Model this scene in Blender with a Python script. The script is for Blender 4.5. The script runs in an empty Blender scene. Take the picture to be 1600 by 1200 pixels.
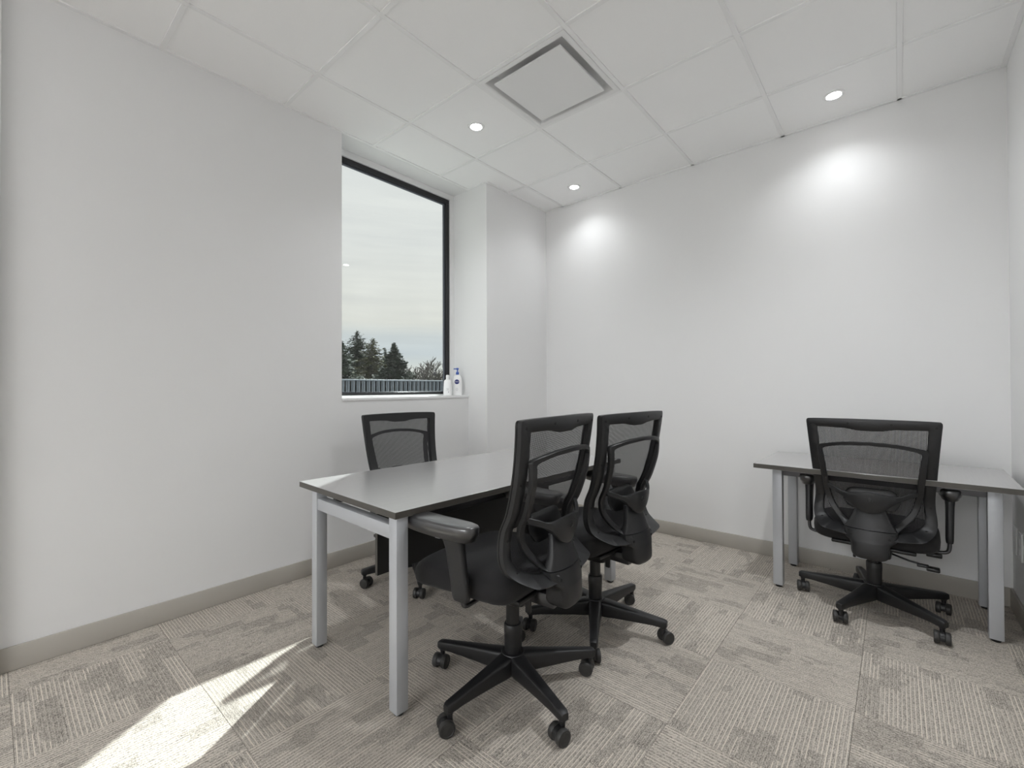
import bpy, bmesh, math, random
from mathutils import Vector, Matrix
random.seed(7)
R = math.radians
PI = math.pi
SC = bpy.context.scene
COL = SC.collection

# ------------------------------------------------------------------ camera
H_CEIL = 2.915
cam_d = bpy.data.cameras.new('camera')
cam = bpy.data.objects.new('camera', cam_d)
COL.objects.link(cam)
SC.camera = cam
cam_d.sensor_width = 36.0
cam_d.lens = 702.32 / 1600.0 * 36.0
cam_d.clip_start = 0.02
cam_d.clip_end = 500
_yaw, _pit, _rol = R(-40.5955), R(0.4858), R(-0.1966)
_f = Vector((math.sin(_yaw) * math.cos(_pit), math.cos(_yaw) * math.cos(_pit), math.sin(_pit)))
_r = Vector((math.cos(_yaw), -math.sin(_yaw), 0))
_u = _r.cross(_f)
_r2 = math.cos(_rol) * _r + math.sin(_rol) * _u
_u2 = -math.sin(_rol) * _r + math.cos(_rol) * _u
m = Matrix.Identity(4)
for i in range(3):
    m[i][0], m[i][1], m[i][2] = _r2[i], _u2[i], -_f[i]
m[0][3], m[1][3], m[2][3] = 2.4165, -1.1811, 1.1841
cam.matrix_world = m

# ------------------------------------------------------------------ world, sun, exposure
SKY_STRENGTH = 1.0
SUN_STRENGTH = 10.0
LAMP_WATT = (42.0, 15.0, 18.0, 84.0)
FILL_PANEL_WATT = (25.0, 36.0)
SC.view_settings.view_transform = 'Standard'
SC.view_settings.look = 'None'
SC.view_settings.exposure = 0.13
SC.view_settings.gamma = 1.0
SC.view_settings.use_curve_mapping = False
SC.cycles.use_denoising = True
SC.cycles.max_bounces = 12
SC.cycles.diffuse_bounces = 8
SC.cycles.glossy_bounces = 4
SC.cycles.transparent_max_bounces = 16
SC.cycles.caustics_reflective = False
SC.cycles.caustics_refractive = False
SC.cycles.sample_clamp_indirect = 4.0

world = bpy.data.worlds.new('overcast_sky')
SC.world = world
world.use_nodes = True
_n, _l = world.node_tree.nodes, world.node_tree.links
_n.clear()
w_out = _n.new('ShaderNodeOutputWorld')
w_bg = _n.new('ShaderNodeBackground')
w_tc = _n.new('ShaderNodeTexCoord')
w_sep = _n.new('ShaderNodeSeparateXYZ')
w_ramp = _n.new('ShaderNodeValToRGB')
w_map = _n.new('ShaderNodeMapping')
w_noise = _n.new('ShaderNodeTexNoise')
w_mix = _n.new('ShaderNodeMix')
w_mix.data_type = 'RGBA'
w_mix.blend_type = 'MULTIPLY'
w_cr = _n.new('ShaderNodeValToRGB')
_l.new(w_tc.outputs['Generated'], w_sep.inputs[0])
_l.new(w_sep.outputs['Z'], w_ramp.inputs[0])
e = w_ramp.color_ramp.elements
e[0].position, e[0].color = 0.0, (.70, .71, .66, 1)
e[1].position, e[1].color = 1.0, (.74, .76, .77, 1)
for pos, c in ((.03, (.68, .69, .64, 1)), (.075, (.57, .62, .65, 1)), (.11, (.60, .64, .65, 1)), (.14, (.71, .71, .67, 1)), (.30, (.745, .755, .74, 1))):
    q = e.new(pos)
    q.color = c
_l.new(w_tc.outputs['Generated'], w_map.inputs[0])
w_map.inputs['Scale'].default_value = (2.0, 2.0, 26.0)
_l.new(w_map.outputs[0], w_noise.inputs['Vector'])
w_noise.inputs['Scale'].default_value = 2.2
w_noise.inputs['Detail'].default_value = 6
_l.new(w_noise.outputs['Fac'], w_cr.inputs[0])
w_cr.color_ramp.elements[0].position, w_cr.color_ramp.elements[0].color = .3, (.93, .935, .94, 1)
w_cr.color_ramp.elements[1].position, w_cr.color_ramp.elements[1].color = .7, (1.03, 1.03, 1.02, 1)
w_mix.inputs['Factor'].default_value = 1.0
_l.new(w_ramp.outputs[0], w_mix.inputs['A'])
_l.new(w_cr.outputs[0], w_mix.inputs['B'])
_l.new(w_mix.outputs['Result'], w_bg.inputs[0])
w_bg.inputs[1].default_value = SKY_STRENGTH
_l.new(w_bg.outputs[0], w_out.inputs[0])

sun_d = bpy.data.lights.new('sun', 'SUN')
sun_d.energy = SUN_STRENGTH
sun_d.angle = R(0.9)
sun_d.color = (.95, 1.0, .99)
sun = bpy.data.objects.new('sun', sun_d)
COL.objects.link(sun)
sun.rotation_euler = Vector((.714, -1.085, -1.12)).to_track_quat('-Z', 'Y').to_euler()
sun.location = (-8, 14, 12)

# ------------------------------------------------------------------ materials
def new_mat(name):
    mt = bpy.data.materials.new(name)
    mt.use_nodes = True
    nt = mt.node_tree
    return mt, nt.nodes, nt.links, nt.nodes['Principled BSDF']

def plain(name, col, rough=.5, metal=0.0, spec=.5, bump=0.0, bscale=300.0, var=0.0, vscale=4.0):
    mt, N, L, b = new_mat(name)
    b.inputs['Base Color'].default_value = (*col, 1)
    b.inputs['Roughness'].default_value = rough
    b.inputs['Metallic'].default_value = metal
    b.inputs['Specular IOR Level'].default_value = spec
    tc = N.new('ShaderNodeTexCoord')
    if var:
        nz = N.new('ShaderNodeTexNoise')
        nz.inputs['Scale'].default_value = vscale
        nz.inputs['Detail'].default_value = 4
        L.new(tc.outputs['Object'], nz.inputs['Vector'])
        cr = N.new('ShaderNodeValToRGB')
        cr.color_ramp.elements[0].position = .3
        cr.color_ramp.elements[1].position = .7
        cr.color_ramp.elements[0].color = (*[c * (1 - var) for c in col], 1)
        cr.color_ramp.elements[1].color = (*[min(1, c * (1 + var)) for c in col], 1)
        L.new(nz.outputs['Fac'], cr.inputs[0])
        L.new(cr.outputs[0], b.inputs['Base Color'])
    if bump:
        nz = N.new('ShaderNodeTexNoise')
        nz.inputs['Scale'].default_value = bscale
        nz.inputs['Detail'].default_value = 2
        L.new(tc.outputs['Object'], nz.inputs['Vector'])
        bp = N.new('ShaderNodeBump')
        bp.inputs['Strength'].default_value = bump
        bp.inputs['Distance'].default_value = .002
        L.new(nz.outputs['Fac'], bp.inputs['Height'])
        L.new(bp.outputs[0], b.inputs['Normal'])
    return mt

M = {}
M['wall'] = plain('wall_paint', (.80, .80, .80), .55, bump=.06, bscale=500, var=.006, vscale=2)
M['ceil_tile'] = plain('ceiling_tile_white', (.95, .95, .95), .85, bump=.25, bscale=900, var=.01, vscale=300)
M['grid'] = plain('grid_bar_white', (.88, .88, .88), .45)
M['white'] = plain('white_enamel', (.82, .82, .82), .4)
M['sill'] = plain('sill_white', (.85, .85, .85), .35)
M['base'] = plain('baseboard_taupe', (.42, .395, .355), .4, var=.03, vscale=3)
M['frame_black'] = plain('window_black', (.012, .012, .014), .35)
M['frame_grey'] = plain('window_gasket_grey', (.10, .11, .13), .5)
M['plastic'] = plain('black_plastic', (.0125, .0125, .0135), .42, bump=.15, bscale=900)
M['plastic_dark'] = plain('deep_black_plastic', (.007, .007, .0075), .38, bump=.1, bscale=700)
M['pad'] = plain('armrest_black_rubber', (.016, .016, .018), .30, bump=.05, bscale=800)
_pb = M['pad'].node_tree.nodes['Principled BSDF']
_pb.inputs['Coat Weight'].default_value = 1.0
_pb.inputs['Coat IOR'].default_value = 1.8
_pb.inputs['Coat Roughness'].default_value = .3
M['rubber'] = plain('wheel_grey_rubber', (.030, .029, .028), .5)
M['steel_dark'] = plain('dark_steel', (.10, .10, .105), .32, metal=.9)
M['silver'] = plain('silver_powder_coat', (.50, .515, .54), .42, metal=.25, bump=.05, bscale=700)
M['hole'] = plain('screw_hole_black', (.003, .003, .003), .7)
M['bottle'] = plain('bottle_white', (.85, .85, .85), .3)
M['label_grey'] = plain('label_print_grey', (.50, .50, .52), .5)
M['navy'] = plain('badge_navy', (.012, .02, .16), .4)
M['pump_blue'] = plain('pump_blue', (.05, .11, .42), .35)
M['siding'] = plain('roof_siding_blue_grey', (.20, .235, .275), .5, var=.12, vscale=5)
M['roof_deck'] = plain('roof_gravel', (.30, .30, .29), .9, var=.2, vscale=30)
M['lawn'] = plain('ground_grass', (.10, .13, .07), .95, var=.3, vscale=.5)
M['bark'] = plain('bark', (.055, .045, .035), .9, var=.2, vscale=8)
M['twig'] = plain('bare_twigs', (.10, .09, .085), .9)
M['needle'] = plain('needles', (.052, .072, .050), .85, var=.35, vscale=2)
M['needle_olive'] = plain('needles_olive', (.10, .105, .05), .85, var=.35, vscale=2)
M['under'] = plain('under_floor', (.06, .055, .05), .9)

# dark laminate table top with fine grain
mt, N, L, b = new_mat('dark_laminate')
tc = N.new('ShaderNodeTexCoord')
mp = N.new('ShaderNodeMapping')
mp.inputs['Scale'].default_value = (60, 2.5, 60)
nz = N.new('ShaderNodeTexNoise')
nz.inputs['Scale'].default_value = 3
nz.inputs['Detail'].default_value = 5
cr = N.new('ShaderNodeValToRGB')
cr.color_ramp.elements[0].color = (.30, .292, .288, 1)
cr.color_ramp.elements[1].color = (.36, .352, .347, 1)
L.new(tc.outputs['Object'], mp.inputs[0])
L.new(mp.outputs[0], nz.inputs['Vector'])
L.new(nz.outputs['Fac'], cr.inputs[0])
L.new(cr.outputs[0], b.inputs['Base Color'])
b.inputs['Roughness'].default_value = .32
b.inputs['Specular IOR Level'].default_value = 1.0
b.inputs['Coat Weight'].default_value = 1.0
b.inputs['Coat IOR'].default_value = 1.9
b.inputs['Coat Roughness'].default_value = .24
M['laminate'] = mt
M['laminate_edge'] = plain('laminate_edge', (.072, .067, .058), .4)
M['black_panel'] = plain('black_panel', (.010, .010, .010), .5)

# seat fabric
mt, N, L, b = new_mat('black_seat_fabric')
b.inputs['Base Color'].default_value = (.0075, .007, .008, 1)
b.inputs['Roughness'].default_value = .85
b.inputs['Sheen Weight'].default_value = .06
b.inputs['Sheen Roughness'].default_value = .5
tc = N.new('ShaderNodeTexCoord')
nz = N.new('ShaderNodeTexNoise')
nz.inputs['Scale'].default_value = 900
L.new(tc.outputs['Object'], nz.inputs['Vector'])
bp = N.new('ShaderNodeBump')
bp.inputs['Strength'].default_value = .4
bp.inputs['Distance'].default_value = .001
L.new(nz.outputs['Fac'], bp.inputs['Height'])
L.new(bp.outputs[0], b.inputs['Normal'])
M['fabric'] = mt

# open woven back mesh: threads with holes between them
mt, N, L, b = new_mat('back_mesh_weave')
b.inputs['Base Color'].default_value = (.022, .021, .023, 1)
b.inputs['Roughness'].default_value = .7
tc = N.new('ShaderNodeTexCoord')
sx = N.new('ShaderNodeSeparateXYZ')
L.new(tc.outputs['Object'], sx.inputs[0])

def _math(op, a, bb=None, N=N, L=L):
    q = N.new('ShaderNodeMath')
    q.operation = op
    for k, v in enumerate((a, bb)):
        if v is None:
            continue
        if isinstance(v, (int, float)):
            q.inputs[k].default_value = v
        else:
            L.new(v, q.inputs[k])
    return q.outputs[0]

fx = _math('FRACT', _math('MULTIPLY', sx.outputs['X'], 1 / .0052))
fz = _math('FRACT', _math('MULTIPLY', sx.outputs['Z'], 1 / .0034))
hole_x = _math('GREATER_THAN', fx, .45)
hole_z = _math('GREATER_THAN', fz, .48)
hole = _math('MULTIPLY', hole_x, hole_z)
alpha = _math('SUBTRACT', 1.0, _math('MULTIPLY', hole, .88))
L.new(alpha, b.inputs['Alpha'])
M['mesh'] = mt

# window glass (thin)
mt, N, L, b = new_mat('window_glass')
N.remove(b)
out = N['Material Output']
tr = N.new('ShaderNodeBsdfTransparent')
tr.inputs[0].default_value = (.97, .985, .98, 1)
gl = N.new('ShaderNodeBsdfGlossy')
gl.inputs['Roughness'].default_value = .0
lw = N.new('ShaderNodeLayerWeight')
lw.inputs['Blend'].default_value = .5
fp = N.new('ShaderNodeMath')
fp.operation = 'POWER'
fp.inputs[1].default_value = 5.0
L.new(lw.outputs['Facing'], fp.inputs[0])
fr = N.new('ShaderNodeMath')
fr.operation = 'MULTIPLY_ADD'
L.new(fp.outputs[0], fr.inputs[0])
fr.inputs[1].default_value = .75
fr.inputs[2].default_value = .035
mx = N.new('ShaderNodeMixShader')
L.new(fr.outputs[0], mx.inputs[0])
L.new(tr.outputs[0], mx.inputs[1])
L.new(gl.outputs[0], mx.inputs[2])
L.new(mx.outputs[0], out.inputs[0])
M['glass'] = mt

# lamp lens
mt, N, L, b = new_mat('lamp_lens')
b.inputs['Base Color'].default_value = (.9, .9, .9, 1)
b.inputs['Emission Color'].default_value = (1, 1, 1, 1)
b.inputs['Emission Strength'].default_value = 30.0
M['lens'] = mt
M['diffuser'] = mt.copy()  # glowing face of the added fill panels
M['diffuser'].name = 'fill_panel_diffuser'
M['diffuser'].node_tree.nodes['Principled BSDF'].inputs['Emission Strength'].default_value = 4.0

# carpet tile: cream pin stripes broken into blocks on taupe loop pile
mt, N, L, b = new_mat('carpet_tile')
b.inputs['Roughness'].default_value = .95
b.inputs['Specular IOR Level'].default_value = .1
tc = N.new('ShaderNodeTexCoord')
oi = N.new('ShaderNodeObjectInfo')
sx = N.new('ShaderNodeSeparateXYZ')
L.new(tc.outputs['Object'], sx.inputs[0])

def mth(op, a, bb=None, cc=None):
    q = N.new('ShaderNodeMath')
    q.operation = op
    for k, v in enumerate((a, bb, cc)):
        if v is None:
            continue
        if isinstance(v, (int, float)):
            q.inputs[k].default_value = v
        else:
            L.new(v, q.inputs[k])
    return q.outputs[0]

rnd = mth('MULTIPLY', oi.outputs['Random'], 37.0)
X, Y = sx.outputs['X'], sx.outputs['Y']

def noise(vx, vy, scale, detail=2.0, rough=.5):
    cb = N.new('ShaderNodeCombineXYZ')
    L.new(vx, cb.inputs[0])
    L.new(vy, cb.inputs[1])
    L.new(rnd, cb.inputs[2])
    q = N.new('ShaderNodeTexNoise')
    q.inputs['Scale'].default_value = scale
    q.inputs['Detail'].default_value = detail
    q.inputs['Roughness'].default_value = rough
    L.new(cb.outputs[0], q.inputs['Vector'])
    return q.outputs['Fac']

def wnoise(vx, vy):
    cb = N.new('ShaderNodeCombineXYZ')
    L.new(vx, cb.inputs[0])
    L.new(vy, cb.inputs[1])
    L.new(rnd, cb.inputs[2])
    q = N.new('ShaderNodeTexWhiteNoise')
    L.new(cb.outputs[0], q.inputs['Vector'])
    return q.outputs['Value']

row_p = mth('DIVIDE', Y, .0125)
row = mth('FLOOR', row_p)
rf = mth('FRACT', row_p)
line = mth('LESS_THAN', mth('ABSOLUTE', mth('SUBTRACT', rf, .5)), .10)
row_off = wnoise(row, mth('MULTIPLY', row, 0.0))
band = mth('FLOOR', mth('DIVIDE', Y, .0625))
seg = mth('FLOOR', mth('ADD', mth('DIVIDE', X, .17), mth('MULTIPLY', wnoise(band, mth('MULTIPLY', band, 0.0)), 5.0)))
patch = wnoise(seg, mth('ADD', band, 17.0))                       # block by block
soft = noise(mth('MULTIPLY', X, 5.0), mth('MULTIPLY', Y, 12.0), 1.0, 3.0)
dark = mth('MULTIPLY', mth('GREATER_THAN', mth('ADD', mth('MULTIPLY', patch, .6), mth('MULTIPLY', soft, .8)), .86), 1.0)
line_amt = mth('MULTIPLY', line, mth('MULTIPLY', mth('ADD', .45, mth('MULTIPLY', row_off, .65)), mth('SUBTRACT', 1.0, mth('MULTIPLY', dark, .7))))
row2 = mth('FRACT', mth('DIVIDE', Y, .00625))
groove = mth('LESS_THAN', row2, .35)
grain = noise(X, Y, 260.0, 2.0, .7)
mottle = noise(mth('MULTIPLY', X, 30.0), mth('MULTIPLY', Y, 140.0), 1.0, 3.0, .6)
basev = mth('ADD', mth('ADD', .41, mth('MULTIPLY', mth('SUBTRACT', mottle, .5), .34)), mth('MULTIPLY', mth('SUBTRACT', grain, .5), 1.15))
basev = mth('SUBTRACT', basev, mth('ADD', mth('MULTIPLY', groove, .07), mth('MULTIPLY', dark, .055)))
basev = mth('MAXIMUM', basev, .04)
cbase = N.new('ShaderNodeMix')
cbase.data_type = 'RGBA'
vcol = N.new('ShaderNodeCombineColor')
L.new(mth('MULTIPLY', basev, 1.07), vcol.inputs[0])
L.new(mth('MULTIPLY', basev, .975), vcol.inputs[1])
L.new(mth('MULTIPLY', basev, .865), vcol.inputs[2])
L.new(line_amt, cbase.inputs['Factor'])
L.new(vcol.outputs[0], cbase.inputs['A'])
cbase.inputs['B'].default_value = (.74, .675, .585, 1)
L.new(cbase.outputs['Result'], b.inputs['Base Color'])
bp = N.new('ShaderNodeBump')
bp.inputs['Strength'].default_value = .5
bp.inputs['Distance'].default_value = .003
L.new(mth('ADD', mth('MULTIPLY', grain, .7), mth('MULTIPLY', line, .4)), bp.inputs['Height'])
L.new(bp.outputs[0], b.inputs['Normal'])
M['carpet'] = mt

M['carpet_plain'] = plain('carpet_plain', (.30, .275, .245), .95, var=.15, vscale=60)

# ------------------------------------------------------------------ mesh helpers
def add_box(bm, x0, x1, y0, y1, z0, z1, bev=0.0, seg=2):
    r = bmesh.ops.create_cube(bm, size=1.0)
    vs = r['verts']
    for v in vs:
        v.co = Vector(((x0 + x1) / 2 + v.co.x * (x1 - x0), (y0 + y1) / 2 + v.co.y * (y1 - y0), (z0 + z1) / 2 + v.co.z * (z1 - z0)))
    if bev > 0:
        es = list({ed for v in vs for ed in v.link_edges})
        bmesh.ops.bevel(bm, geom=es, offset=bev, segments=seg, affect='EDGES', profile=.5)

def loft(bm, rings, cap=True, closed=True):
    prev, first = None, None
    for rg in rings:
        vs = [bm.verts.new(p) for p in rg]
        if prev:
            n = len(vs)
            for i in range(n if closed else n - 1):
                j = (i + 1) % n
                bm.faces.new((prev[i], prev[j], vs[j], vs[i]))
        else:
            first = vs
        prev = vs
    if cap and closed:
        bm.faces.new(list(reversed(first)))
        bm.faces.new(prev)

def sring(c, u, v, n=2.0, k=20):
    c, u, v = Vector(c), Vector(u), Vector(v)
    out = []
    for i in range(k):
        a = 2 * PI * i / k
        ca, sa = math.cos(a), math.sin(a)
        out.append(c + u * (math.copysign(abs(ca) ** (2 / n), ca)) + v * (math.copysign(abs(sa) ** (2 / n), sa)))
    return out

def add_tube(bm, pts, r, k=10, radii=None):
    pts = [Vector(p) for p in pts]
    rings = []
    ref = None
    for i, p in enumerate(pts):
        d = (pts[min(i + 1, len(pts) - 1)] - pts[max(i - 1, 0)]).normalized()
        if ref is None:
            ref = Vector((0, 0, 1)) if abs(d.z) < .9 else Vector((1, 0, 0))
        u = (ref - d * ref.dot(d)).normalized()
        ref = u
        v = d.cross(u)
        rr = radii[i] if radii else r
        rings.append(sring(p, u * rr, v * rr, 2, k))
    loft(bm, rings)

def add_lathe(bm, prof, c=(0, 0, 0), axis='z', k=24):
    rings = []
    c = Vector(c)
    for r, t in prof:
        if axis == 'z':
            rings.append(sring(c + Vector((0, 0, t)), (r, 0, 0), (0, r, 0), 2, k))
        elif axis == 'x':
            rings.append(sring(c + Vector((t, 0, 0)), (0, r, 0), (0, 0, r), 2, k))
        else:
            rings.append(sring(c + Vector((0, t, 0)), (0, 0, r), (r, 0, 0), 2, k))
    loft(bm, rings)

def crom(pts, sub=4, closed=False):
    out = []
    n = len(pts)
    rng = n if closed else n - 1
    for i in range(rng):
        if closed:
            p0, p1, p2, p3 = pts[(i - 1) % n], pts[i], pts[(i + 1) % n], pts[(i + 2) % n]
        else:
            p0, p1, p2, p3 = pts[max(i - 1, 0)], pts[i], pts[i + 1], pts[min(i + 2, n - 1)]
        for s in range(sub):
            t = s / sub
            out.append(tuple(.5 * ((2 * b_) + (-a_ + c_) * t + (2 * a_ - 5 * b_ + 4 * c_ - d_) * t * t + (-a_ + 3 * b_ - 3 * c_ + d_) * t ** 3)
                             for a_, b_, c_, d_ in zip(p0, p1, p2, p3)))
    if not closed:
        out.append(tuple(pts[-1]))
    return out

def obj(name, bm, mat, parent=None, smooth=True, angle=40, loc=None):
    bmesh.ops.recalc_face_normals(bm, faces=bm.faces)
    me = bpy.data.meshes.new(name)
    bm.to_mesh(me)
    bm.free()
    me.materials.append(mat)
    if smooth:
        me.polygons.foreach_set('use_smooth', [True] * len(me.polygons))
        me.set_sharp_from_angle(angle=R(angle))
    o = bpy.data.objects.new(name, me)
    COL.objects.link(o)
    if parent:
        o.parent = parent
    if loc:
        o.location = loc
    return o

def tag(o, label=None, cat=None, group=None, kind=None):
    for k, v in (('label', label), ('category', cat), ('group', group), ('kind', kind)):
        if v:
            o[k] = v
    return o

def empty(name, loc=(0, 0, 0), rz=0.0):
    o = bpy.data.objects.new(name, None)
    o.empty_display_size = .1
    COL.objects.link(o)
    o.location = loc
    o.rotation_euler = (0, 0, rz)
    return o

def boxobj(name, dims, mat, parent=None, bev=0.0, seg=2):
    bm = bmesh.new()
    add_box(bm, *dims, bev, seg)
    return obj(name, bm, mat, parent)

def part_copy(src, parent, loc=None, rot=None):
    c = src.copy()
    COL.objects.link(c)
    c.parent = parent
    if loc is not None:
        c.location = loc
    if rot is not None:
        c.rotation_euler = rot
    return c

def kids(o):
    return [c for c in bpy.data.objects if c.parent == o]

# ------------------------------------------------------------------ room shell
XL, XWIN, XCOL, XR, XOUT = -.43, -.61, -.205, 2.88, -.665
YB, YF, YN = 2.40, -6.60, -1.150
YJ0, YJ1 = .375, 1.555
ZS = 1.12

bm = bmesh.new()
add_box(bm, XOUT, XL, YF, YJ0, 0, H_CEIL + .1)                  # wall left of the window
add_box(bm, XOUT, XL, YJ0, YJ1, 0, ZS - .022)                   # apron under the window
add_box(bm, XOUT, XWIN - .001, YJ0, YJ1, H_CEIL + .001, H_CEIL + .1)
o = obj('wall_left', bm, M['wall'], smooth=False)
tag(o, kind='structure')
o = boxobj('wall_corner', (XOUT, XCOL, YJ1, YB + .001, 0, H_CEIL + .1), M['wall'])
tag(o, kind='structure')
o = boxobj('wall_far', (XOUT, XR + .2, YB, YB + .15, 0, H_CEIL + .1), M['wall'])
tag(o, kind='structure')
o = boxobj('wall_right', (XR, XR + .15, YF - .15, YB, 0, H_CEIL + .1), M['wall'])
tag(o, kind='structure')
o = boxobj('wall_near', (XOUT, XR, YF - .15, YF, 0, H_CEIL + .1), M['wall'])
tag(o, kind='structure')
# door casing at the left edge of the view
o = boxobj('trim_1', (XL, XL + .035, YN - .12, YN, 0, H_CEIL - .02), M['white'], bev=.003)
tag(o, kind='structure')
# window board and soffit over the window recess
o = boxobj('trim_2', (XWIN, XL + .006, YJ0, YJ1, ZS - .022, ZS), M['sill'], bev=.003)
tag(o, kind='structure')
o = boxobj('trim_3', (XWIN - .06, XL - .001, YJ0, YJ1, H_CEIL, H_CEIL + .03), M['wall'])
tag(o, kind='structure')

def baseboard(name, dims):
    tag(boxobj(name, dims, M['base'], bev=.003), kind='structure')

BB = .102
baseboard('baseboard_left', (XL, XL + .012, YN, YJ1 + .001, 0, BB))
baseboard('baseboard_corner', (XCOL, XCOL + .012, YJ1 - .012, YB - .012, 0, BB))
baseboard('baseboard_return', (XL + .012, XCOL, YJ1 - .012, YJ1, 0, BB))
baseboard('baseboard_far', (XCOL, XR - .012, YB - .012, YB, 0, BB))
baseboard('baseboard_right', (XR - .012, XR, YF, YB, 0, BB))
baseboard('baseboard_near', (XL + .012, XR - .012, YF, YF + .012, 0, BB))

# floor with carpet tiles
fl = boxobj('floor', (XL - .1, XR + .1, YF - .1, YB + .1, -.12, -.008), M['under'])
tag(fl, kind='structure')
carpet_cache = {}
x0s = [-.71 + .5 * i for i in range(8)]
y0s = [-2.12 + .5 * j for j in range(10)]
for i, tx in enumerate(x0s):
    for j, ty in enumerate(y0s):
        ax, bx_ = max(tx, XL), min(tx + .5, XR)
        ay, by_ = ty, min(ty + .5, YB)
        if bx_ - ax < .02 or by_ - ay < .02:
            continue
        # tile (1.79..2.29, .38..0.88) is i=5, j=5 : stripes along y
        along_y = (i + j) % 2 == 0
        w, d = bx_ - ax, by_ - ay
        if along_y:
            w, d = d, w
        key = (round(w, 3), round(d, 3))
        if key not in carpet_cache:
            bm = bmesh.new()
            g = .0004
            add_box(bm, -w / 2 + g, w / 2 - g, -d / 2 + g, d / 2 - g, -.0085, 0, .0006, 1)
            o = obj('carpet_tile', bm, M['carpet'], fl, smooth=False)
            carpet_cache[key] = o
        else:
            o = part_copy(carpet_cache[key], fl)
        o.location = ((ax + bx_) / 2, (ay + by_) / 2, random.uniform(-.0005, 0))
        flip = PI if random.random() < .5 else 0
        o.rotation_euler = (0, 0, (PI / 2 if along_y else 0) + flip)

tag(boxobj('carpet_behind', (XL, XR, YF, -2.121, -.0085, 0), M['carpet_plain'], fl))
# ceiling with lay-in tiles on a T-bar grid
ce = boxobj('ceiling', (XL - .3, XR + .1, YF - .1, YB + .1, H_CEIL + .10, H_CEIL + .2), M['under'])
tag(ce, kind='structure')
T = .61
gx = [T * i for i in range(0, 5)]
gy = [T * j for j in range(-3, 4)]
BAR = .024
tile_cache = {}
xe = [XL] + gx + [XR]
ye = gy + [YB]
VENT = (0.61, 0.61)
lights_at = [(.307, .924), (.308, 2.114), (2.144, 2.091), (2.144, .92)]
for i in range(len(xe) - 1):
    for j in range(len(ye) - 1):
        ax, bx_, ay, by_ = xe[i], xe[i + 1], ye[j], ye[j + 1]
        if abs(ax - .61) < .01 and abs(ay - .61) < .01:
            continue
        if bx_ - ax < .03 or by_ - ay < .03:
            continue
        bm = bmesh.new()
        g = .0115
        hl = [(x, y) for x, y in lights_at if ax < x < bx_ and ay < y < by_]
        w, d = (bx_ - ax) / 2 - g, (by_ - ay) / 2 - g
        add_box(bm, -w, w, -d, d, .006, .022, .0015, 1)
        obj('ceiling_tile', bm, M['ceil_tile'], ce, smooth=False, loc=((ax + bx_) / 2, (ay + by_) / 2, H_CEIL))
for x in gx:
    boxobj('grid_bar', (x - BAR / 2, x + BAR / 2, gy[0], YB, H_CEIL, H_CEIL + .010), M['grid'], ce, .0012, 1)
for y in gy:
    for a, b_ in zip(xe[:-1], xe[1:]):
        if abs(a - .61) < .01 and (abs(y - .61) < .01 or abs(y - 1.22) < .01):
            pass
        boxobj('cross_bar', (a + BAR / 2 if a > XL else a, b_ - BAR / 2 if b_ < XR else b_, y - BAR / 2, y + BAR / 2, H_CEIL + .0004, H_CEIL + .010), M['grid'], ce, .0012, 1)
boxobj('ceiling_board', (XL, XR, YF, gy[0] - .012, H_CEIL + .004, H_CEIL + .02), M['ceil_tile'], ce)
# wall angle round the edge
for dims in ((XL, XL + .022, YF, YJ1, H_CEIL + .0002, H_CEIL + .008), (XCOL, XCOL + .022, YJ1, YB - .022, H_CEIL + .0002, H_CEIL + .008),
             (XCOL, XR, YB - .022, YB, H_CEIL, H_CEIL + .008), (XR - .022, XR, YF, YB, H_CEIL + .0002, H_CEIL + .008),
             (XL, XCOL, YJ1 - .022, YJ1, H_CEIL, H_CEIL + .008)):
    boxobj('wall_angle', dims, M['grid'], ce, .001, 1)

# ------------------------------------------------------------------ window
WY0, WY1, WZ0, WZ1 = YJ0, YJ1, ZS, H_CEIL
win = tag(empty('window_1', (XWIN, (WY0 + WY1) / 2, ZS)), kind='structure')

def frame_ring(name, y0, y1, z0, z1, wdt, xa, xb, mat, wb=None):
    wb = wdt if wb is None else wb
    bm = bmesh.new()
    add_box(bm, xa, xb, y0, y1, z1 - wdt, z1, .002, 1)
    add_box(bm, xa, xb, y0, y1, z0, z0 + wb, .002, 1)
    add_box(bm, xa, xb, y0, y0 + wdt, z0 + wb, z1 - wdt, .002, 1)
    add_box(bm, xa, xb, y1 - wdt, y1, z0 + wb, z1 - wdt, .002, 1)
    o = obj(name, bm, mat, win)
    o.location = (-XWIN, -(WY0 + WY1) / 2, -ZS)
    return o

frame_ring('outer_frame', WY0, WY1, WZ0, WZ1, .048, XWIN - .06, XWIN, M['white'], .012)
frame_ring('sash_frame', WY0 + .048, WY1 - .048, WZ0 + .012, WZ1 - .048, .038, XWIN - .055, XWIN - .012, M['frame_black'], .020)
frame_ring('glazing_bead', WY0 + .086, WY1 - .086, WZ0 + .032, WZ1 - .086, .010, XWIN - .05, XWIN - .030, M['frame_grey'], .006)
bm = bmesh.new()
add_box(bm, XWIN - .046, XWIN - .040, WY0 + .09, WY1 - .09, WZ0 + .034, WZ1 - .09)
o = obj('glass_pane', bm, M['glass'], win, smooth=False)
o.location = (-XWIN, -(WY0 + WY1) / 2, -ZS)

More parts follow.
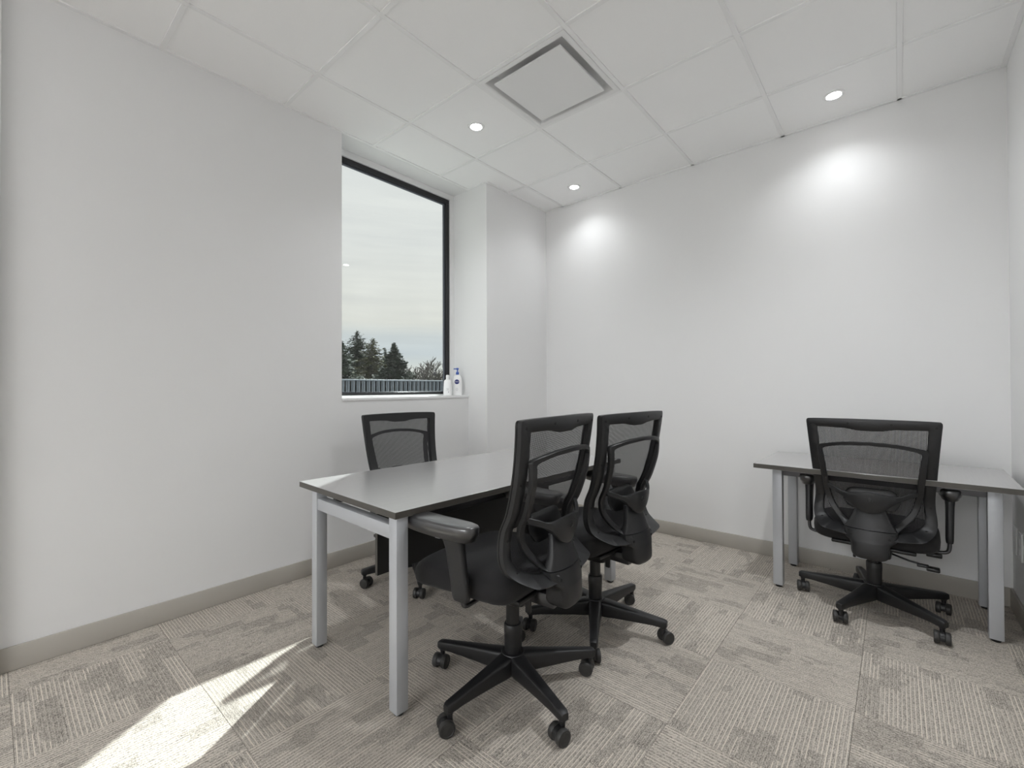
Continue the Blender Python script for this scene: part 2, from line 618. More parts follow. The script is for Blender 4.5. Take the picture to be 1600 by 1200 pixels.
# ------------------------------------------------------------------ lights in the ceiling
for k, (x, y) in enumerate(lights_at):
    lab = ['lit round downlight in the tile next to the square air vent', 'lit round downlight furthest away, by the corner of the far wall',
           'lit round downlight at right, washing the far wall below it', 'round downlight between the camera and the small desk, beyond the frame'][k]
    t = tag(empty('downlight', (x, y, H_CEIL + .006)), lab, 'light', 'recessed ceiling downlights')
    bm = bmesh.new()
    add_lathe(bm, [(.036, -.003), (.040, -.006), (.052, -.005), (.056, .0), (.056, .004), (.036, .004)], k=32)
    obj('trim_ring', bm, M['white'], t)
    bm = bmesh.new()
    add_lathe(bm, [(.0, -.0115), (.014, -.0108), (.026, -.0085), (.034, -.0055), (.037, -.002), (.037, .001), (.0, .001)], k=32)
    obj('lens', bm, M['lens'], t)
    ld = bpy.data.lights.new('lamp', 'SPOT')
    ld.spot_size = R(138)
    ld.spot_blend = 1.0
    ld.shadow_soft_size = .037
    ld.energy = LAMP_WATT[k]
    ld.color = (.955, .98, 1.0)
    lo = bpy.data.objects.new('lamp', ld)
    COL.objects.link(lo)
    lo.parent = t
    lo.location = (0, 0, -.016)

# invented ceiling panels, unseen behind the camera, added as ambient fill
fill_panel_cells = [(.61, -4.88), (1.83, -4.88), (.61, -6.10), (1.83, -6.10)]
for k, (x, y) in enumerate(fill_panel_cells):
    lab = ['lit ceiling panel behind the camera, left one nearer the desks', 'lit ceiling panel behind the camera, right one nearer the desks',
           'lit ceiling panel furthest behind the camera at left', 'lit ceiling panel furthest behind the camera at right'][k]
    t = tag(empty('panel_light', (x + T / 2, y + T / 2, H_CEIL)), lab, 'light', 'ceiling panels behind the camera')
    h_ = T / 2 - .0125
    bm = bmesh.new()
    for a in (-1, 1):
        add_box(bm, -h_, h_, min(a * h_, a * (h_ - .02)), max(a * h_, a * (h_ - .02)), -.002, .005, .001, 1)
        add_box(bm, min(a * h_, a * (h_ - .02)), max(a * h_, a * (h_ - .02)), -h_ + .02, h_ - .02, -.002, .005, .001, 1)
    obj('fill_panel_frame', bm, M['white'], t)
    boxobj('diffuser', (-h_ + .02, h_ - .02, -h_ + .02, h_ - .02, .001, .0035), M['diffuser'], t)
    ld = bpy.data.lights.new('lamp', 'AREA')
    ld.shape = 'SQUARE'
    ld.size = .53
    ld.energy = FILL_PANEL_WATT[k // 2]
    ld.color = (.955, .98, 1.0)
    lo = bpy.data.objects.new('lamp', ld)
    COL.objects.link(lo)
    lo.parent = t
    lo.location = (0, 0, -.004)

# ceiling air diffuser
v = tag(empty('air_vent', (.915, .915, H_CEIL)), 'white square ceiling air diffuser with a flat centre plate', 'vent')
bm = bmesh.new()
hs, hi = T / 2 - .0125, .262

def sq(h, z):
    return [Vector((-h, -h, z)), Vector((h, -h, z)), Vector((h, h, z)), Vector((-h, h, z))]

loft(bm, [sq(hs, .012), sq(hs, -.002), sq(hs - .006, -.004), sq(hi + .006, -.004), sq(hi, .0), sq(hi - .006, .020), sq(.248, .045), sq(.235, .060)], cap=False)
obj('outer_flange', bm, M['white'], v, angle=20)
bm = bmesh.new()
loft(bm, [sq(.236, .060), sq(.236, .064)])
obj('duct_cover', bm, M['white'], v, smooth=False)
bm = bmesh.new()
loft(bm, [sq(.218, .004), sq(.226, .0), sq(.226, -.008), sq(.224, -.010)])
obj('centre_plate', bm, M['white'], v, angle=20)

# ------------------------------------------------------------------ desks
def desk(label, loc, rz, top, legs, end_beams, rails, panel):
    """top=(x0,x1,y0,y1); legs=list of (x0,y0) outer corners of 5 cm legs, all in the desk's own frame"""
    t = tag(empty('desk', loc, rz), label, 'desk', 'dark top desks on silver legs')
    TZ = .742
    o = boxobj('desktop', (*top, TZ - .026, TZ), M['laminate'], t, .0012, 1)
    me = o.data
    me.materials.append(M['laminate_edge'])
    for p in me.polygons:
        if abs(p.normal.z) < .5:
            p.material_index = 1
    for (x, y) in legs:
        boxobj('leg', (x, x + .05, y, y + .05, .012, TZ - .026), M['silver'], t, .003, 2)
        bm = bmesh.new()
        add_lathe(bm, [(.017, 0), (.018, .004), (.012, .012)], (x + .025, y + .025, 0), k=14)
        obj('leveling_foot', bm, M['plastic'], t)
    for (a, b_, y) in end_beams:
        boxobj('end_beam', (a, b_, y + .004, y + .046, .632, .684), M['silver'], t, .003, 2)
    for dims in rails:
        boxobj('support_rail', (*dims, .662, TZ - .026), M['steel_dark'], t, .002, 1)
    if panel:
        mp_ = boxobj('modesty_panel', panel, M['black_panel'], t, .001, 1)
        mp_.data.materials.append(M['laminate_edge'])
        for p in mp_.data.polygons:
            if abs(p.normal.y) > .5:
                p.material_index = 1
    return t

# long desk (frame: origin at the near window-side leg corner on the floor)
desk('long dark desk in the middle of the room with three chairs around it', (.36, -.205, 0), R(-1.8),
     (-.112, .700, -.010, 1.605), [(0, 0), (.642, 0), (0, 1.50), (.642, 1.50)],
     [(.05, .642, 0), (.05, .642, 1.50)], [(.085, .115, .06, 1.49), (.585, .615, .06, 1.49)],
     (.262, .280, .17, 1.42, .345, .716))
desk('small dark desk against the far wall with one chair pushed up', (1.846, 1.870, 0), R(-1.2),
     (-.065, .985, -.155, .480), [(0, 0), (.885, 0), (.004, .415), (.885, .415)],
     [], [(.05, .885, .010, .035), (.05, .885, .425, .450)], None)

# ------------------------------------------------------------------ office chair
PROF = crom([(.30, -.32), (.34, -.315), (.434, -.262), (.455, -.245), (.472, -.200), (.50, -.158), (.56, -.140), (.63, -.146), (.70, -.180), (.81, -.214), (.92, -.234), (1.03, -.247), (1.08, -.253)], 8)

def pf(x, z):
    for (z0, y0), (z1, y1) in zip(PROF[:-1], PROF[1:]):
        if z0 <= z <= z1:
            y = y0 + (y1 - y0) * (z - z0) / max(1e-9, z1 - z0)
            break
    else:
        y = PROF[0][1] if z < PROF[0][0] else PROF[-1][1]
    k = min(1, max(0, (z - .5) / .3))
    return y - .008 * k + .020 * k * (x / .26) ** 2

OUT_H = [(0, 1.022), (.09, 1.0218), (.18, 1.0205), (.250, 1.018), (.262, 1.014), (.2655, 1.002), (.2625, .965), (.2525, .84), (.2440, .72), (.2395, .655), (.2400, .60), (.2455, .548), (.2460, .515), (.2370, .483), (.2060, .457), (.165, .446), (.10, .437), (0, .434)]
INN_H = [(0, .963), (.05, .9645), (.10, .974), (.205, .976), (.2155, .974), (.2165, .962), (.2140, .93), (.2060, .82), (.1985, .71), (.1960, .655), (.1965, .61), (.2020, .555), (.1990, .520), (.1850, .497), (.1600, .482), (.135, .474), (.09, .467), (0, .465)]

def mirror(h):
    return h + [(-x, z) for x, z in reversed(h[1:-1])]

def strip_ring(bm, outer, inner, yb, yf, closed=True):
    """rectangular-section band between two matched outlines; yb/yf(x,z) give its back and front"""
    quads = []
    for (xo, zo), (xi, zi) in zip(outer, inner):
        c = .12
        xo2, zo2 = xo + (xi - xo) * c, zo + (zi - zo) * c
        xi2, zi2 = xi + (xo - xi) * c, zi + (zo - zi) * c
        s = .0035
        quads.append([(xo, yb(xo, zo) + s, zo), (xo2, yb(xo2, zo2), zo2), (xi2, yb(xi2, zi2), zi2), (xi, yb(xi, zi) + s, zi),
                      (xi, yf(xi, zi), zi), (xo, yf(xo, zo), zo)])
    rings = [[bm.verts.new(p) for p in q] for q in quads]
    n = len(rings)
    for i in range(n if closed else n - 1):
        a, b_ = rings[i], rings[(i + 1) % n]
        for k in range(6):
            j = (k + 1) % 6
            bm.faces.new((a[k], b_[k], b_[j], a[j]))
    if not closed:
        bm.faces.new(rings[0])
        bm.faces.new(list(reversed(rings[-1])))

chair = empty('office_chair')
UP, LOW, ARM = [], [], []                 # which parts lift with the seat / stay on the base / are arms

def up(o):
    UP.append(o.name)
    return o

# back frame
oo, ii = crom(mirror(OUT_H), 3, True), crom(mirror(INN_H), 3, True)
bm = bmesh.new()
strip_ring(bm, oo, ii, lambda x, z: pf(x, z), lambda x, z: pf(x, z) + .020)
back = up(obj('back_frame', bm, M['plastic'], chair, angle=35))
bm = bmesh.new()
sc = lambda pts, s, dz: [(x * s, .73 + (z - .73) * dz) for x, z in pts]
strip_ring(bm, sc(oo, .995, .997), sc(ii, 1.02, 1.01), lambda x, z: pf(x, z) + .0205, lambda x, z: pf(x, z) + .030)
up(obj('front_border', bm, M['plastic_dark'], chair, angle=35))
# screws in the back frame
for x, z in ((.244, .990), (.085, .998), (.235, .800), (.222, .600), (.206, .490)):
    for s in (-1, 1):
        bm = bmesh.new()
        add_lathe(bm, [(.0055, -.0006), (.0055, .004)], (s * x, pf(s * x, z), z), 'y', 10)
        obj('screw', bm, M['hole'], back)
# mesh
bm = bmesh.new()
half = sorted([(z, x) for x, z in crom(INN_H, 4)])
def hw(z):
    best = 0
    for (z0, x0), (z1, x1) in zip(half[:-1], half[1:]):
        if z0 <= z <= z1 and z1 > z0:
            best = max(best, x0 + (x1 - x0) * (z - z0) / (z1 - z0))
    return best
rows = []
nz_ = 44
for a in range(nz_ + 1):
    z = .452 + (.992 - .452) * a / nz_
    w = hw(min(max(z, .474), .955)) + .012
    row_ = []
    for b_ in range(17):
        x = -w + 2 * w * b_ / 16
        row_.append(bm.verts.new((x, pf(x, z) + .0215, z)))
    rows.append(row_)
for r0, r1 in zip(rows[:-1], rows[1:]):
    for k in range(16):
        bm.faces.new((r0[k], r0[k + 1], r1[k + 1], r1[k]))
up(obj('back_mesh', bm, M['mesh'], chair))

# lyre-shaped support behind the mesh
LO = [(0, .912), (.10, .906), (.17, .893), (.206, .884), (.2165, .874), (.2150, .850), (.2080, .770), (.1995, .680), (.1950, .635), (.1860, .598), (.1710, .557), (.140, .514), (.104, .477), (.085, .462)]
LI = [(0, .894), (.10, .888), (.165, .875), (.184, .868), (.1930, .860), (.1905, .838), (.1815, .770), (.1730, .680), (.1680, .640), (.1600, .605), (.1480, .572), (.118, .530), (.084, .496), (.068, .482)]
def ly(x, z):
    t = 1 - min(1, (abs(x) / .22) ** 2)
    s = min(1, max(0, (.62 - z) / .14))
    s = s * s * (3 - 2 * s)
    top = min(1, max(0, (z - .80) / .08))
    mid = 1 - top
    return pf(x, z) - .014 - .030 * t * top - .014 * mid - .014 * s
def arc(h):
    hs_ = crom(h, 4)
    return [(-x, z) for x, z in reversed(hs_[1:])] + hs_
bm = bmesh.new()
strip_ring(bm, arc(LO), arc(LI), ly, lambda x, z: ly(x, z) + .017, closed=False)
up(obj('support_yoke', bm, M['plastic'], chair, angle=35))

# lumbar bar with lens-shaped boss
TOPB = [(-.180, .680), (-.14, .664), (-.115, .653), (-.085, .650), (-.04, .658), (0, .661), (.04, .658), (.085, .650), (.115, .653), (.14, .664), (.180, .680)]
BOTB = [(-.176, .655), (-.14, .640), (-.112, .627), (-.078, .600), (-.045, .572), (0, .558), (.045, .572), (.078, .600), (.112, .627), (.14, .640), (.176, .655)]
def lb(x, z):
    t = 1 - min(1, (abs(x) / .18) ** 2)
    return pf(.15, .66) - .030 - .078 * t + (.66 - z) * .10 * t
tb, bb = crom(TOPB, 4), crom(BOTB, 4)
bm = bmesh.new()
strip_ring(bm, tb, bb, lb, lambda x, z: lb(x, z) + .016, closed=False)
lum = up(obj('lumbar_bar', bm, M['plastic'], chair, angle=35))
bm = bmesh.new()
add_lathe(bm, [(.013, 0), (.0125, -.003), (.008, -.004), (.007, -.0025), (.0, -.0025)], (0, lb(0, .626) + .0005, .626), 'y', 20)
obj('lumbar_button', bm, M['plastic'], lum)
# lumbar pad pressed on the mesh
bm = bmesh.new()
rings = []
for k in range(13):
    x = -.115 + .23 * k / 12
    e_ = max(.15, 1 - (abs(x) / .118) ** 8)
    zc = .612
    rings.append(sring((x, pf(x, zc) - .012, zc), (0, .009 * e_, .0), (0, .012 * e_, .052 * e_), 4, 16))
loft(bm, rings)
up(obj('lumbar_pad', bm, M['plastic_dark'], chair))

# spine: flared upper piece, boxed lower piece
def spine(name, st, n):
    bm = bmesh.new()
    loft(bm, [[Vector((p.x, p.y - .010 + .024 * (p.x / .1) ** 2, p.z)) for p in sring((0, (a + b_) / 2, z), (w * 1.05, 0, 0), (0, (b_ - a) / 2, 0), n + 2, 36)] for z, w, a, b_ in crom(st, 3)])
    return up(obj(name, bm, M['plastic'], chair, angle=40))
spine('spine', [(.592, .050, -.214, -.190), (.565, .060, -.226, -.198), (.530, .073, -.240, -.208), (.50, .086, -.250, -.212), (.478, .099, -.258, -.210)], 5)
cover = spine('spine_cover', [(.4755, .101, -.262, -.206), (.455, .100, -.267, -.202), (.434, .097, -.271, -.198), (.424, .088, -.273, -.196), (.414, .076, -.275, -.195), (.39, .072, -.277, -.194), (.365, .071, -.278, -.194), (.348, .064, -.276, -.200), (.338, .050, -.268, -.210)], 5)
for s in (-1, 1):
    bm = bmesh.new()
    add_lathe(bm, [(.0055, -.0004), (.0055, .006)], (s * .075, -.2665, .446), 'y', 10)
    obj('screw', bm, M['hole'], cover)

# mechanism
bm = bmesh.new()
add_box(bm, -.045, .045, -.215, -.10, .318, .366, .004, 2)
up(obj('support_arm', bm, M['steel_dark'], chair))
bm = bmesh.new()
loft(bm, [sring((0, .01, z), (w, 0, 0), (0, d, 0), 6, 28) for z, w, d in ((.290, .062, .075), (.297, .072, .10), (.330, .078, .125), (.362, .080, .13))])
up(obj('mechanism', bm, M['plastic_dark'], chair))
bm = bmesh.new()
add_tube(bm, [(.06, -.02, .318), (.14, -.045, .303), (.18, -.05, .299)], .005, 8)
add_box(bm, .170, .215, -.068, -.040, .287, .301, .004, 2)
add_box(bm, .205, .255, -.078, -.036, .277, .295, .005, 2)
up(obj('tilt_lever', bm, M['plastic_dark'], chair))
bm = bmesh.new()
add_box(bm, .07, .24, .015, .032, .338, .348, .003, 1)
add_box(bm, .205, .265, .005, .045, .326, .346, .005, 2)
up(obj('height_lever', bm, M['plastic_dark'], chair))
bm = bmesh.new()
add_box(bm, -.079, -.066, -.135, -.112, .292, .350, .004, 2)
add_tube(bm, [(-.05, -.10, .345), (-.072, -.122, .345)], .006, 8)
up(obj('slide_lever', bm, M['plastic_dark'], chair))

# seat
bm = bmesh.new()
add_box(bm, -.17, .17, -.15, .20, .356, .374, .006, 2)
up(obj('seat_pan', bm, M['plastic_dark'], chair))
bm = bmesh.new()
st = [(-.152, .18, .400, .452), (-.147, .214, .384, .466), (-.132, .240, .368, .478), (-.10, .253, .360, .486), (-.05, .258, .358, .487), (.05, .259, .356, .480), (.15, .257, .352, .474), (.22, .252, .345, .468), (.27, .245, .339, .458), (.305, .232, .338, .443), (.325, .210, .342, .424), (.333, .18, .352, .402)]
loft(bm, [sring((0, y, (a + b_) / 2), (w, 0, 0), (0, 0, (b_ - a) / 2), 4.2, 36) for y, w, a, b_ in crom(st, 3)])
up(obj('seat_cushion', bm, M['fabric'], chair, angle=60))

# arms
for s in (-1, 1):
    bm = bmesh.new()
    add_tube(bm, crom([(s * .10, .01, .362), (s * .22, .008, .358), (s * .275, .006, .362), (s * .290, .006, .385), (s * .291, .010, .45), (s * .292, .016, .54)], 4), .0085, 10)
    up(obj('arm_bracket', bm, M['steel_dark'], chair))
    bm = bmesh.new()
    ss = [(.385, .013, .010, .030), (.400, .015, .012, .036), (.44, .0155, .016, .037), (.50, .016, .026, .038), (.56, .017, .036, .040), (.595, .020, .046, .046), (.615, .024, .052, .052)]
    loft(bm, [sring((s * (.291 + .004 * (z - .38) / .235), yc, z), (w, 0, 0), (0, d, 0), 4, 24) for z, w, yc, d in crom(ss, 2)])
    q = up(obj('arm_post', bm, M['plastic'], chair, angle=50))
    ARM.append(q.name)
    bm = bmesh.new()
    add_box(bm, s * .298 - .010, s * .298 + .010, .100, .125, .585, .612, .004, 2)
    q = up(obj('arm_button', bm, M['silver'], chair))
    ARM.append(q.name)
    bm = bmesh.new()
    def pad_ring(z, g):
        pts = []
        for k in range(36):
            a = 2 * PI * k / 36
            ca, sa = math.cos(a), math.sin(a)
            u_ = math.copysign(abs(ca) ** (2 / 3.6), ca)
            v_ = math.copysign(abs(sa) ** (2 / 3.6), sa)
            yy = .113 + v_ * (.172 - g)
            wd = .047 - g - .006 * max(0, v_) ** 2
            dz = -.004 * (1 - (u_ * .9) ** 2) if z > .645 else 0
            pts.append((s * .295 + u_ * wd, yy, z + (.006 * max(0, v_) if z > .64 else .004 * max(0, v_)) + dz * .0))
        return pts
    loft(bm, [pad_ring(.594, .024), pad_ring(.598, .014), pad_ring(.614, .008), pad_ring(.6175, .003), pad_ring(.630, .001), pad_ring(.644, .0), pad_ring(.650, .003), pad_ring(.6535, .009), pad_ring(.6545, .018)])
    q = up(obj('arm_pad', bm, M['pad'], chair, angle=50))
    ARM.append(q.name)

# gas column and star base
bm = bmesh.new()
add_lathe(bm, [(.0, .20), (.0265, .20), (.0265, .40), (.0, .40)], k=24)
piston = obj('gas_piston', bm, M['plastic_dark'], chair)
bm = bmesh.new()
add_lathe(bm, [(.0, .13), (.032, .13), (.0335, .20), (.0345, .215), (.0345, .246), (.032, .250), (.0, .250)], k=28)
obj('column_sleeve', bm, M['plastic'], chair)
bm = bmesh.new()
add_lathe(bm, [(.0, .062), (.036, .062), (.045, .075), (.050, .115), (.050, .128), (.044, .139), (.0, .140)], k=30)
hub = obj('base_hub', bm, M['plastic'], chair)
bm = bmesh.new()
ast = [(.030, .033, .060, .137), (.07, .032, .061, .135), (.11, .028, .064, .130), (.20, .0225, .069, .121), (.28, .019, .073, .112), (.318, .018, .072, .108), (.336, .0165, .073, .106), (.345, .0125, .076, .101)]
loft(bm, [sring((x, 0, (a + b_) / 2), (0, w, 0), (0, 0, (b_ - a) / 2), 5, 20) for x, w, a, b_ in ast])
base_arm = obj('base_arm', bm, M['plastic'], chair)
# caster: stem + hood with two wheels
bm = bmesh.new()
add_lathe(bm, [(.0, .040), (.010, .040), (.010, .066), (.0125, .068), (.0125, .084), (.0, .084)], k=14)
hood = []
for k in range(11):
    a = R(-20) + R(220) * k / 10
    hood.append((math.cos(a) * .0255 - .014, math.sin(a) * .0260 + .0285))
for (xa, za), (xb, zb) in zip(hood[:-1], hood[1:]):
    pass
loft(bm, [[Vector((x, yy, z)) for x, z in hood] for yy in (-.0085, .0085)])
caster = obj('caster', bm, M['plastic'], chair)
bm = bmesh.new()
add_lathe(bm, [(.0, -.0105), (.019, -.0105), (.0265, -.0095), (.0285, -.005), (.0285, .006), (.0265, .0095), (.0215, .0105), (.020, .0090), (.0, .0110)], (-.014, 0, .0285), 'y', 26)
wheel = obj('wheel', bm, M['rubber'], caster)
wheel.location = (0, .0195, 0)
w2 = part_copy(wheel, caster, (0, -.0195, 0), (0, 0, 0))
w2.data = wheel.data.copy()
for vv in w2.data.vertices:
    vv.co.y = -vv.co.y
w2.data.flip_normals()

def build_chair(root, lift, star_deg, swivels, arm_raise, first):
    """finish one chair: lift the upper parts, spread five arms and casters"""
    for c in kids(root):
        nm = c.name
        if c.name in up_names[root.name]:
            c.location.z = lift + (arm_raise if c.name in arm_names[root.name] else 0)

def copy_chair(src):
    r = src.copy()
    COL.objects.link(r)
    un, an = set(), set()
    for ch in kids(src):
        c = ch.copy()
        COL.objects.link(c)
        c.parent = r
        if ch.name in up_names[src.name]:
            un.add(c.name)
        if ch.name in arm_names[src.name]:
            an.add(c.name)
        for g in kids(ch):
            d = g.copy()
            COL.objects.link(d)
            d.parent = c
    up_names[r.name] = un
    arm_names[r.name] = an
    return r

up_names = {chair.name: set(UP)}
arm_names = {chair.name: set(ARM)}
# the first chair gets the remaining four base arms and casters
base_arms, casters = [base_arm], [caster]
for k in range(1, 5):
    base_arms.append(part_copy(base_arm, chair))
    c = part_copy(caster, chair)
    for g in (wheel, w2):
        part_copy(g, c)
    casters.append(c)

SPECS = [
    # x, y, facing degrees, lift, star offset (world deg), swivel directions (world deg) per arm, arm raise, label
    (1.245, .185, 185.1, .060, -163.0, [110, 60, 75, 20, 80], 0.0, 'black mesh office chair nearest the camera, at the long desk'),
    (1.262, .800, 174.9, .048, 11.0, [-120, 30, 60, 110, -50], 0.0, 'black mesh office chair at the long desk behind the nearest one'),
    (2.315, 1.905, 88.5, .0, 32.0, [82, -98, 104, -78, 88], .030, 'black mesh office chair pushed up to the small desk'),
    (.083, .603, -7.6, -.004, -106.0, [200, 120, 60, 0, 90], 0.0, 'black mesh office chair between the window wall and the long desk'),
]
roots = [chair] + [copy_chair(chair) for _ in SPECS[1:]]
for root, (x, y, face, lift, star, swv, ar, lab) in zip(roots, SPECS):
    tag(root, lab, 'chair', 'office chairs in the room')
    rz = R(face - 90)
    root.location = (x, y, 0)
    root.rotation_euler = (0, 0, rz)
    arms_ = [c for c in kids(root) if c.name.startswith('base_arm')]
    cast_ = [c for c in kids(root) if c.name.startswith('caster')]
    for c in kids(root):
        if c.name in up_names[root.name]:
            c.location.z = lift + (ar if c.name in arm_names[root.name] else 0)
        if c.name.startswith('gas_piston'):
            c.location.z = min(0, lift - .06)
    for k, (a_, c_) in enumerate(zip(arms_, cast_)):
        ang = R(star + 72 * k) - rz
        a_.rotation_euler = (0, 0, ang)
        c_.location = (math.cos(ang) * .327, math.sin(ang) * .327, 0)
        c_.rotation_euler = (0, 0, R(swv[k]) - rz)

# ------------------------------------------------------------------ bottles on the window board
def bottle(name, label, loc, rz, prof, dep, mat):
    t = tag(empty(name, loc, rz), label, 'bottle')
    bm = bmesh.new()
    loft(bm, [sring((0, 0, z), (w, 0, 0), (0, w * dep, 0), 2.6, 26) for w, z in crom(prof, 3)])
    obj('body', bm, mat, t)
    return t

b1 = bottle('lotion_bottle', 'white squat lotion bottle, left of the two on the window board', (-.520, 1.395, ZS), R(35),
            [(.030, 0), (.036, .004), (.037, .03), (.035, .08), (.032, .115), (.027, .130), (.014, .140)], .55, M['bottle'])
bm = bmesh.new()
loft(bm, [sring((0, 0, z), (w, 0, 0), (0, w, 0), 2, 18) for w, z in ((.013, .138), (.0145, .141), (.0145, .168), (.012, .176), (.0, .177))])
obj('cap', bm, M['bottle'], b1)
def flat(name, parent, w, h, x, z, y, mat):
    bm = bmesh.new()
    add_box(bm, x - w / 2, x + w / 2, y - .0006, y + .0006, z - h / 2, z + h / 2)
    return obj(name, bm, mat, parent, smooth=False)
for k, (w, h, x, z) in enumerate(((.024, .003, .004, .060), (.018, .003, .006, .052), (.022, .003, .004, .044), (.006, .012, .012, .030))):
    flat('label_print', b1, w, h, x, z, -.0205, M['label_grey'])

b2 = bottle('lotion_bottle', 'white lotion bottle with a blue pump and round navy badge', (-.500, 1.490, ZS), R(35),
            [(.036, 0), (.042, .005), (.043, .03), (.042, .09), (.039, .135), (.033, .160), (.022, .176), (.013, .182)], .52, M['bottle'])
bm = bmesh.new()
add_lathe(bm, [(.013, .180), (.0135, .184), (.0135, .200), (.010, .204), (.0055, .206), (.0055, .222), (.011, .225), (.0115, .236), (.008, .239), (.0, .239)], k=20)
add_box(bm, -.034, .004, -.006, .006, .226, .236, .003, 2)
obj('pump', bm, M['pump_blue'], b2)
bm = bmesh.new()
add_lathe(bm, [(.0, -.0008), (.0205, -.0008), (.0205, .0008), (.0, .0008)], (0, -.0222, .118), 'y', 30)
badge = obj('badge', bm, M['navy'], b2)
cu = bpy.data.curves.new('badge_lettering', 'FONT')
cu.body = 'NIVEA'
cu.size = .0115
cu.extrude = .0003
cu.align_x = 'CENTER'
cu.align_y = 'CENTER'
to = bpy.data.objects.new('badge_lettering', cu)
COL.objects.link(to)
bpy.context.view_layer.update()
me = bpy.data.meshes.new_from_object(to.evaluated_get(bpy.context.evaluated_depsgraph_get()))
bpy.data.objects.remove(to)
me.materials.append(M['bottle'])
to = bpy.data.objects.new('badge_lettering', me)
COL.objects.link(to)
to.parent = badge
to.location = (0, -.0233, .118)
to.rotation_euler = (PI / 2, 0, 0)
for k, (w, h, x, z) in enumerate(((.020, .003, .0, .062), (.026, .003, .0, .050), (.014, .003, .0, .042))):
    flat('label_print', b2, w, h, x, z, -.0226, M['label_grey'])

# ------------------------------------------------------------------ wall plates on the right wall
for k, (y, lab) in enumerate(((2.300, 'white wall plate low on the right wall, the one nearer the corner'), (2.165, 'white wall plate low on the right wall, the one further from the corner'))):
    t = tag(empty('wall_plate', (XR, y, .385)), lab, 'outlet', 'plates on the right wall')
    bm = bmesh.new()
    add_box(bm, -.008, 0, -.040, .040, -.070, .070, .004, 3)
    obj('cover', bm, M['white'], t)
    for dz in (-.024, .024):
        bm = bmesh.new()
        add_box(bm, -.0095, -.004, -.017, .017, dz - .016, dz + .016, .002, 2)
        obj('socket', bm, M['sill'], t)

# ------------------------------------------------------------------ outside: roof parapet, ground, trees
def out_pt(px, D, z):
    """point at horizontal distance D along the sight line of photo column px"""
    d = _r2 * ((px - 800) / 702.32) + _f
    h = math.hypot(d.x, d.y)
    return Vector((2.4165 + d.x / h * D, -1.1811 + d.y / h * D, z))

tag(boxobj('roof_deck', (-9.0, XL - .39, -6, 12, -.35, -.15), M['roof_deck']), kind='structure')
tag(boxobj('ground', (-140, -9.2, -60, 140, -7.2, -7.0), M['lawn']), kind='structure')
# parapet of ribbed metal siding along x = -8.2
par = tag(empty('roof_parapet', (-8.2, 4.5, -.15)), 'blue grey ribbed metal parapet outside the window, below the trees', 'parapet')
PZ = 1.40
PL = 6.2
bm = bmesh.new()
add_box(bm, -.12, -.02, -PL, PL, 0, PZ + .13)
obj('core', bm, M['siding'], par, smooth=False)
cap = bmesh.new()
add_box(cap, -.16, .03, -PL, PL, PZ + .13, PZ + .17, .006, 1)
obj('coping', cap, M['siding'], par)
M['seam'] = plain('siding_seam_light', (.30, .34, .38), .45)
sheet, rib = None, None
n_s = 84
pw = 2 * PL / n_s
for k in range(n_s):
    yc = -PL + pw * (k + .5)
    if sheet is None:
        bm = bmesh.new()
        q = [(-pw / 2 + .002, .0), (-pw / 2 + .02, .0), (-pw / 2 + .03, .007), (-pw / 2 + .045, .007), (-pw / 2 + .055, .0), (pw / 2 - .045, .0), (pw / 2 - .035, .005), (pw / 2 - .025, .005), (pw / 2 - .015, 0), (pw / 2 - .002, 0)]
        bot = [bm.verts.new((x_ - .02, y_, 0)) for y_, x_ in q]
        tp = [bm.verts.new((x_ - .02, y_, PZ + .13)) for y_, x_ in q]
        for a in range(len(q) - 1):
            bm.faces.new((bot[a], bot[a + 1], tp[a + 1], tp[a]))
        sheet = obj('siding_sheet', bm, M['siding'], par, smooth=False, loc=(0, yc, 0))
        rib = boxobj('siding_seam', (-.02, .006, -.0035, .0035, 0, PZ + .13), M['seam'], par)
        rib.location = (0, yc - pw / 2, 0)
    else:
        part_copy(sheet, par, (0, yc, 0))
        part_copy(rib, par, (0, yc - pw / 2, 0))

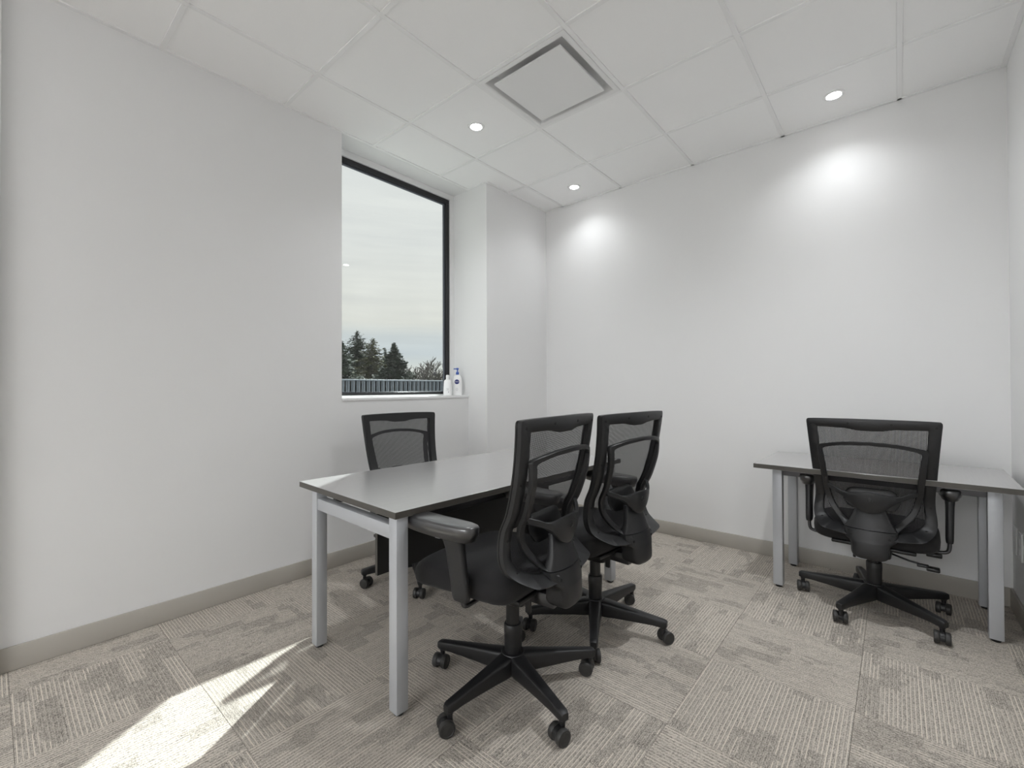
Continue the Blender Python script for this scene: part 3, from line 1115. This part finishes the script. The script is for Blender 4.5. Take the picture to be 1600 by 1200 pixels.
def conifer(name, label, px, D, top_px, spread, mat, dense, seed, shape=1.0, lean=0.0):
    rr = random.Random(seed)
    base_z = -7.0
    # vertical scale: D is the horizontal distance, so the depth is D*cos(angle)
    ca = math.cos(math.atan((800 - px) / 702.32))
    top = 1.184 + (606 - top_px) / 702.32 * D * ca
    p = out_pt(px, D, base_z)
    t = tag(empty(name, p), label, 'tree', 'trees beyond the parapet')
    Ht = top - base_z
    bm = bmesh.new()
    add_tube(bm, [(0, 0, 0), (.05, 0, Ht * .5), (0, 0, Ht * .985)], .2, 8, [.22, .13, .015])
    obj('trunk', bm, M['bark'], t)
    bm = bmesh.new()
    n_b = int(230 * dense)
    for k in range(n_b):
        f = (k + rr.random()) / n_b                     # 0 = top
        z = Ht * (1 - f * .62) - .02
        if shape > 1.5:
            rad = spread * (.01 + 1.0 * min(1, f / .55)) * rr.uniform(.75, 1.02)
        else:
            rad = spread * (.02 + .98 * min(1, (f / .5) ** .8)) * rr.uniform(.35, 1.12)
        az = rr.uniform(0, 2 * PI)
        dx, dy = math.cos(az), math.sin(az)
        droop = rr.uniform(-.30, .12) if shape < 1.5 else rr.uniform(.1, .5)
        n_s_ = max(3, int(3 + rad * 5))
        for s in range(n_s_):
            u_ = (s + .6) / n_s_
            c = Vector((dx * rad * u_, dy * rad * u_, z + droop * rad * u_ + .10 * rad * u_ * u_))
            for _ in range(3):
                sz = rr.uniform(.10, .24) * (1.1 - .4 * u_) * min(1.0, .4 + 3.0 * f)
                a1 = az + rr.uniform(-1.3, 1.3)
                d1 = Vector((math.cos(a1), math.sin(a1), rr.uniform(-.35, .45))) * sz * 1.3
                d2 = Vector((-math.sin(a1), math.cos(a1), rr.uniform(-.8, .8))) * sz * .55
                o_ = c + Vector((rr.uniform(-.1, .1), rr.uniform(-.1, .1), rr.uniform(-.1, .1)))
                vs = [bm.verts.new(o_ - d1 * .3 - d2), bm.verts.new(o_ - d1 * .3 + d2), bm.verts.new(o_ + d1)]
                bm.faces.new(vs)
    o = obj('foliage', bm, mat, t, smooth=False)
    o['kind'] = 'stuff'
    return t

conifer('conifer', 'tall ragged conifer with the highest tip, outside the window', 558, 50, 516, 3.7, M['needle'], 1.7, 3)
conifer('conifer', 'olive green conifer right of the tallest tree', 582, 41, 528, 2.7, M['needle_olive'], 1.6, 5)
conifer('conifer', 'dark conifer partly hidden by the window edge at left', 534, 30, 533, 1.8, M['needle'], 1.3, 8)
conifer('conifer', 'loose rounded tree behind the dense pointed tree', 602, 60, 543, 3.0, M['needle'], 1.1, 12)
conifer('cypress', 'dense pointed cone-shaped dark tree outside the window', 616, 35, 536, 1.95, M['needle'], 3.2, 9, 2.0)

def bare_tree(label, px, D, top_px, seed, wid):
    rr = random.Random(seed)
    base_z = -7.0
    ca = math.cos(math.atan((800 - px) / 702.32))
    top = 1.184 + (606 - top_px) / 702.32 * D * ca
    t = tag(empty('bare_tree', out_pt(px, D, base_z)), label, 'tree', 'trees beyond the parapet')
    Ht = top - base_z
    bm = bmesh.new()
    tw = bmesh.new()
    add_tube(bm, [(0, 0, 0), (.05, .02, Ht * .3), (0, 0, Ht * .62)], .2, 7, [.22, .16, .10])
    def grow(p, d, ln, rad, lev):
        q = p + d * ln * .5 + Vector((rr.uniform(-.1, .1), rr.uniform(-.1, .1), rr.uniform(-.05, .1))) * ln
        e_ = p + d * ln
        add_tube(bm if lev < 2 else tw, [p, q, e_], rad, 4 if lev else 5, [max(.021, r_) for r_ in (rad, rad * .8, rad * .55)])
        if lev < 4:
            for _ in range(4 if lev < 1 else 3):
                nd = (d + Vector((rr.uniform(-1, 1), rr.uniform(-1, 1), rr.uniform(-.35, .6))) * .75).normalized()
                grow(p + d * ln * rr.uniform(.45, 1.0), nd, ln * rr.uniform(.55, .75), rad * .55, lev + 1)
    for k in range(6):
        az = 2 * PI * k / 6 + rr.uniform(-.3, .3)
        grow(Vector((0, 0, Ht * rr.uniform(.48, .62))), Vector((math.cos(az) * wid, math.sin(az) * wid, 1)).normalized(), Ht * .19, .085, 0)
    obj('trunk', bm, M['bark'], t)
    o = obj('twigs', tw, M['twig'], t)
    o['kind'] = 'stuff'

bare_tree('leafless tree beside the dense pointed tree', 646, 38, 552, 21, .55)
bare_tree('leafless tree furthest right, next to the black window frame', 680, 47, 556, 22, .55)
